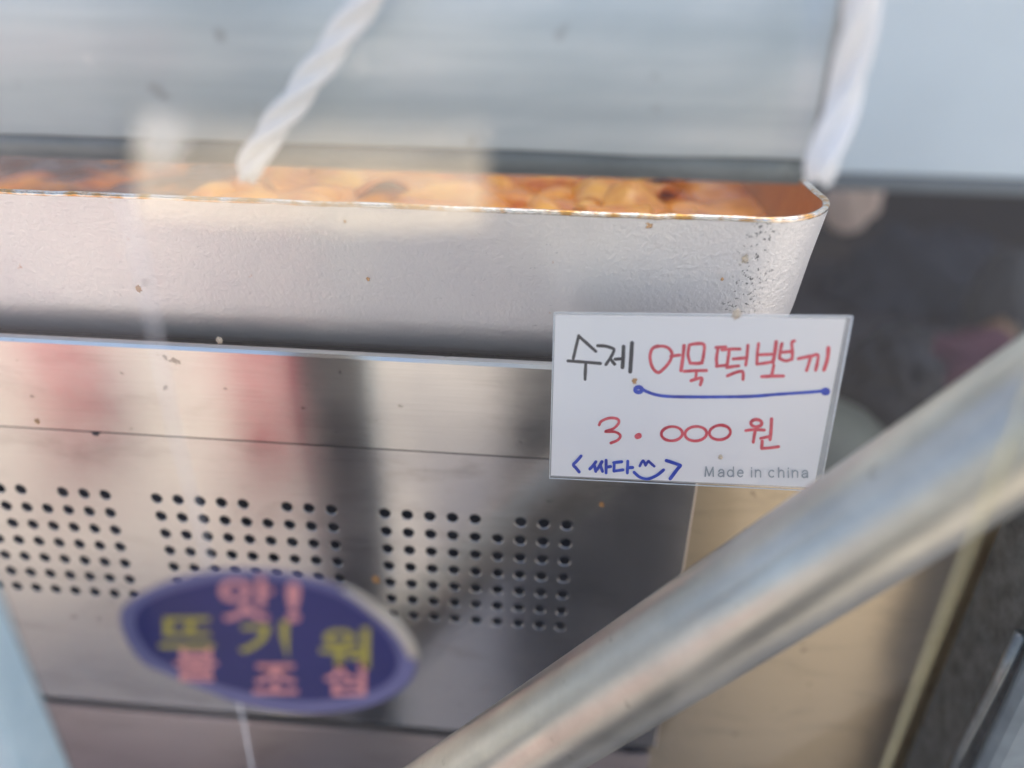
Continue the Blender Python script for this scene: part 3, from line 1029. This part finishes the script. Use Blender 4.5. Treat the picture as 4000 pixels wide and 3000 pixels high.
# bright reflection on the sheet, put in as a pale warm patch
m = M('warm_glare')
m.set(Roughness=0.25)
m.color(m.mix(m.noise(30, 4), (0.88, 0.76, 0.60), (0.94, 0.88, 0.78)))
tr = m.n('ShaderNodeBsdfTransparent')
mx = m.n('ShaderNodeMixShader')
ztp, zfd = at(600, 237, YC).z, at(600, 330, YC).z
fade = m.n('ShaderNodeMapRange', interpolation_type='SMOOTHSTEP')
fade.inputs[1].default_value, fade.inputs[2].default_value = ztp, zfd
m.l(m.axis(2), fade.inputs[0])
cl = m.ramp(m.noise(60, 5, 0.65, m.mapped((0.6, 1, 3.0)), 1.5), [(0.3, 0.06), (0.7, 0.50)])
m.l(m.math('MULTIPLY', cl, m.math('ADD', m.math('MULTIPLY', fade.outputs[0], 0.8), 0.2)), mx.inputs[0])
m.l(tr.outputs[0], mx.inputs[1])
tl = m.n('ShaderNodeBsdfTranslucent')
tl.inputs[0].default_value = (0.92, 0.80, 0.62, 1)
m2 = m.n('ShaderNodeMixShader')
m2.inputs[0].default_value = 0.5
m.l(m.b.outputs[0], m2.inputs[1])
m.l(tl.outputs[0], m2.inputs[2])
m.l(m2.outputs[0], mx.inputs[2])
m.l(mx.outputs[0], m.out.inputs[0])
GLARE = m.m
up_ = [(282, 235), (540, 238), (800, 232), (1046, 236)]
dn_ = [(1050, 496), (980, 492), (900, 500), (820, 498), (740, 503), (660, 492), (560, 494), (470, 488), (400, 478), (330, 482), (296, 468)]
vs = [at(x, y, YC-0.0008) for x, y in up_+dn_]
o = from_py('glare_patch', vs, [tuple(range(len(vs)))], GLARE, sheet)
# scuffed, crinkled spot
vs, fs = [], []
rs = random.Random(3)
for k in range(110):
    a, d = rs.uniform(0, 6.28), 52*math.sqrt(rs.random())
    px, py = 345+d*math.cos(a), 300+d*1.0*math.sin(a)
    c = at(px, py, YC-0.0012)
    ang = rs.uniform(0.3, 1.3)
    L_, W_ = rs.uniform(0.0006, 0.0016), rs.uniform(0.0002, 0.0004)
    ax = Vector((math.cos(ang), 0, math.sin(ang)))
    nx_ = Vector((-math.sin(ang), 0, math.cos(ang)))
    b0 = len(vs)
    vs += [c-ax*L_, c+nx_*W_, c+ax*L_, c-nx_*W_, c+Vector((0, -0.0003, 0))]
    fs += [(b0, b0+1, b0+4), (b0+1, b0+2, b0+4), (b0+2, b0+3, b0+4), (b0+3, b0, b0+4)]
from_py('scuff', vs, fs, clear_mat('scuffed_vinyl', (0.95, 0.93, 0.88), 0.75, 0.12), sheet)
# bubble
c = at(733, 120, YC-0.001)
tube('bubble', [(c.x+0.0010*math.cos(k/12*6.2832), YC-0.001, c.z+0.0013*math.sin(k/12*6.2832)) for k in range(13)], 0.00022, clear_mat('bubble_rim', (0.9, 0.88, 0.82), 0.6, 0.15), sheet, 6, False)

# ---- sticker
YK = YC-0.0012
def sz(x, y):                                   # zoomed-crop coordinates of the sticker to picture coordinates
    return 221.2+x*0.32502, 1161.3+y*0.32502
outline = [(118, 560), (150, 450), (300, 350), (520, 262), (800, 214), (1100, 215), (1400, 268), (1620, 345), (1800, 450), (1960, 560), (2050, 680), (2088, 800), (2060, 930), (1960, 1030), (1800, 1110), (1600, 1152), (1350, 1168), (1100, 1142), (890, 1095), (720, 1030), (560, 968), (420, 902), (280, 838), (180, 715)]
face = [(215, 560), (250, 468), (370, 392), (560, 330), (800, 282), (1100, 278), (1380, 322), (1580, 392), (1740, 500), (1860, 610), (1930, 710), (1965, 810), (1945, 905), (1870, 980), (1730, 1040), (1560, 1072), (1350, 1084), (1110, 1060), (900, 1012), (740, 968), (590, 920), (455, 856), (330, 780), (248, 668)]
stk = empty('oval_sticker', 'blue oval warning sticker with red and yellow lettering on the clear sheet', 'sticker', at(575, 1390, YK))
def splate(name, pts, h0, h1, mat, wav=0.0):
    pts = [tuple(p) for p in catmull([Vector(p) for p in pts], 4, True)]
    N = len(pts)
    vs = []
    for h in (h0, h1):
        for x, y in pts:
            vs.append(at(*sz(x, y), YK-h))
    fs = [tuple(range(N)), tuple(range(2*N-1, N-1, -1))]
    for i in range(N):
        fs.append((i, (i+1) % N, N+(i+1) % N, N+i))
    o = from_py(name, vs, fs, mat, stk)
    bm = bmesh.new()
    bm.from_mesh(o.data)
    bmesh.ops.recalc_face_normals(bm, faces=bm.faces)
    bm.to_mesh(o.data)
    bm.free()
    return o
def film_mat(name, a, b, rough=0.35):
    m = M(name)
    m.set(Roughness=rough)
    m.color(m.mix(m.noise(90, 4), a, b))
    return m.m
splate('sticker_border', outline, 0.0, 0.0002, film_mat('lavender_border', (0.10, 0.10, 0.25), (0.16, 0.16, 0.32)))
splate('sticker_face', face, 0.00025, 0.0004, film_mat('blue_print', (0.006, 0.010, 0.100), (0.012, 0.016, 0.145)))
# lifted pale edge at the upper right
lift = [(1590, 330), (1720, 430), (1850, 545), (1960, 640), (2040, 760), (2075, 800), (2060, 690), (1965, 560), (1800, 445), (1660, 360)]
vs, fs = [], []
for k, ((x, y), (x2, y2)) in enumerate(zip([(1580, 335), (1700, 415), (1800, 505), (1900, 585), (1985, 690), (2040, 800)], [(1630, 325), (1745, 395), (1850, 470), (1965, 560), (2062, 680), (2105, 800)])):
    vs += [at(*sz(x, y), YK-0.0006), at(*sz(x2, y2), YK-0.0022)]
for k in range(5):
    fs.append((2*k, 2*k+1, 2*k+3, 2*k+2))
o = from_py('lifted_edge', vs, fs, film_mat('cream_backing', (0.55, 0.50, 0.42), (0.68, 0.63, 0.55)), stk, True)
sm = o.modifiers.new('thick', 'SOLIDIFY')
sm.thickness = 0.0002
CORAL = film_mat('coral_print', (0.60, 0.23, 0.24), (0.70, 0.31, 0.31))
YEL = film_mat('yellow_print', (0.33, 0.285, 0.04), (0.42, 0.37, 0.06))
kw = dict(to_world=lambda x, y: at(*sz(x, y), YK-0.00055))
for ch, b_, mt in (('앗', (775, 262, 1135, 555), CORAL), ('!', (1222, 300, 1315, 560), CORAL),
                   ('뜨', (375, 528, 745, 735), YEL), ('거', (905, 555, 1235, 815), YEL), ('워', (1440, 598, 1775, 872), YEL),
                   ('불', (478, 738, 765, 955), CORAL), ('조', (1000, 840, 1300, 1040), CORAL), ('심', (1470, 828, 1750, 1050), CORAL)):
    glyphs(ch, (*b_, 0.0), kw['to_world'], mt, 'lettering', stk, 0.022)

# =================================================================== PEOPLE BEHIND THE CAMERA (seen only as reflections in the steel)
def person(label, x, y, yaw, coat, trousers, skin, scale=1.0):
    root = empty('person', label, 'person', (x, y, 0))
    J = {'pelvis': (0, 0, .95), 'waist': (0, 0, 1.08), 'chest': (0, 0, 1.28), 'neck': (0, 0, 1.47), 'head': (0, .01, 1.60), 'crown': (0, 0, 1.70),
         'shl': (-.17, 0, 1.42), 'ell': (-.23, -.02, 1.14), 'wrl': (-.24, .06, .90), 'hal': (-.24, .09, .82),
         'shr': (.17, 0, 1.42), 'elr': (.23, -.02, 1.14), 'wrr': (.24, .06, .90), 'har': (.24, .09, .82),
         'hpl': (-.075, 0, .90), 'knl': (-.075, .02, .50), 'anl': (-.075, 0, .09), 'tol': (-.08, .13, .04),
         'hpr': (.075, 0, .90), 'knr': (.075, .02, .50), 'anr': (.075, 0, .09), 'tor': (.08, .13, .04)}
    E = [('pelvis', 'waist'), ('waist', 'chest'), ('chest', 'neck'), ('neck', 'head'), ('head', 'crown'), ('chest', 'shl'), ('shl', 'ell'), ('ell', 'wrl'), ('wrl', 'hal'),
         ('chest', 'shr'), ('shr', 'elr'), ('elr', 'wrr'), ('wrr', 'har'), ('pelvis', 'hpl'), ('hpl', 'knl'), ('knl', 'anl'), ('anl', 'tol'), ('pelvis', 'hpr'), ('hpr', 'knr'), ('knr', 'anr'), ('anr', 'tor')]
    rad = {'pelvis': .13, 'waist': .12, 'chest': .14, 'neck': .055, 'head': .085, 'crown': .06, 'sh': .06, 'el': .045, 'wr': .032, 'ha': .035, 'hp': .09, 'kn': .095, 'an': .09, 'to': .035}
    names = list(J)
    me = bpy.data.meshes.new('body')
    cs, sn = math.cos(yaw), math.sin(yaw)
    me.from_pydata([(x+(a*cs-b*sn)*scale, y+(a*sn+b*cs)*scale, c*scale) for a, b, c in J.values()], [(names.index(a), names.index(b)) for a, b in E], [])
    o = link('body', me, coat, root)
    sk = o.modifiers.new('skin', 'SKIN')
    for i, nme in enumerate(names):
        r_ = rad.get(nme, rad.get(nme[:2], .05))*scale
        me.skin_vertices[0].data[i].radius = (r_, r_)
        me.skin_vertices[0].data[i].use_root = nme == 'pelvis'
    o.modifiers.new('sub', 'SUBSURF').levels = 2
    return root
m = M('photographer_clothes')
m.set(Roughness=0.85)
m.color(m.mix(m.ramp(m.axis(2), [(0.86, 0.0), (0.88, 1.0)]), (0.022, 0.023, 0.026), (0.30, 0.34, 0.37)))
person('photographer in dark trousers and grey blue jacket standing before the stall', 0.085, -0.38, 0.0, m.m, None, None)
RED = simple('added_bollard_red', (0.55, 0.06, 0.09), 0.5)
for bx, by, lab in ((-0.69, -1.0, 'nearer unseen red bollard added for its reflection'), (-1.16, -1.0, 'unseen red bollard added further left for its reflection')):  # out of view, added to give red streaks in the steel
    b = empty('added_bollard', lab, 'added_bollard', (bx, by, 0), 'unseen red bollards added for reflections')
    lathe('added_bollard_post', [(0.075, 0.02), (0.075, 0.72), (0.060, 0.75), (0.004, 0.76)], (bx, by, 0), RED, b, 24)
    lathe('added_bollard_base', [(0.12, 0.0), (0.12, 0.012), (0.08, 0.0195)], (bx, by, 0), DARK, b, 24)
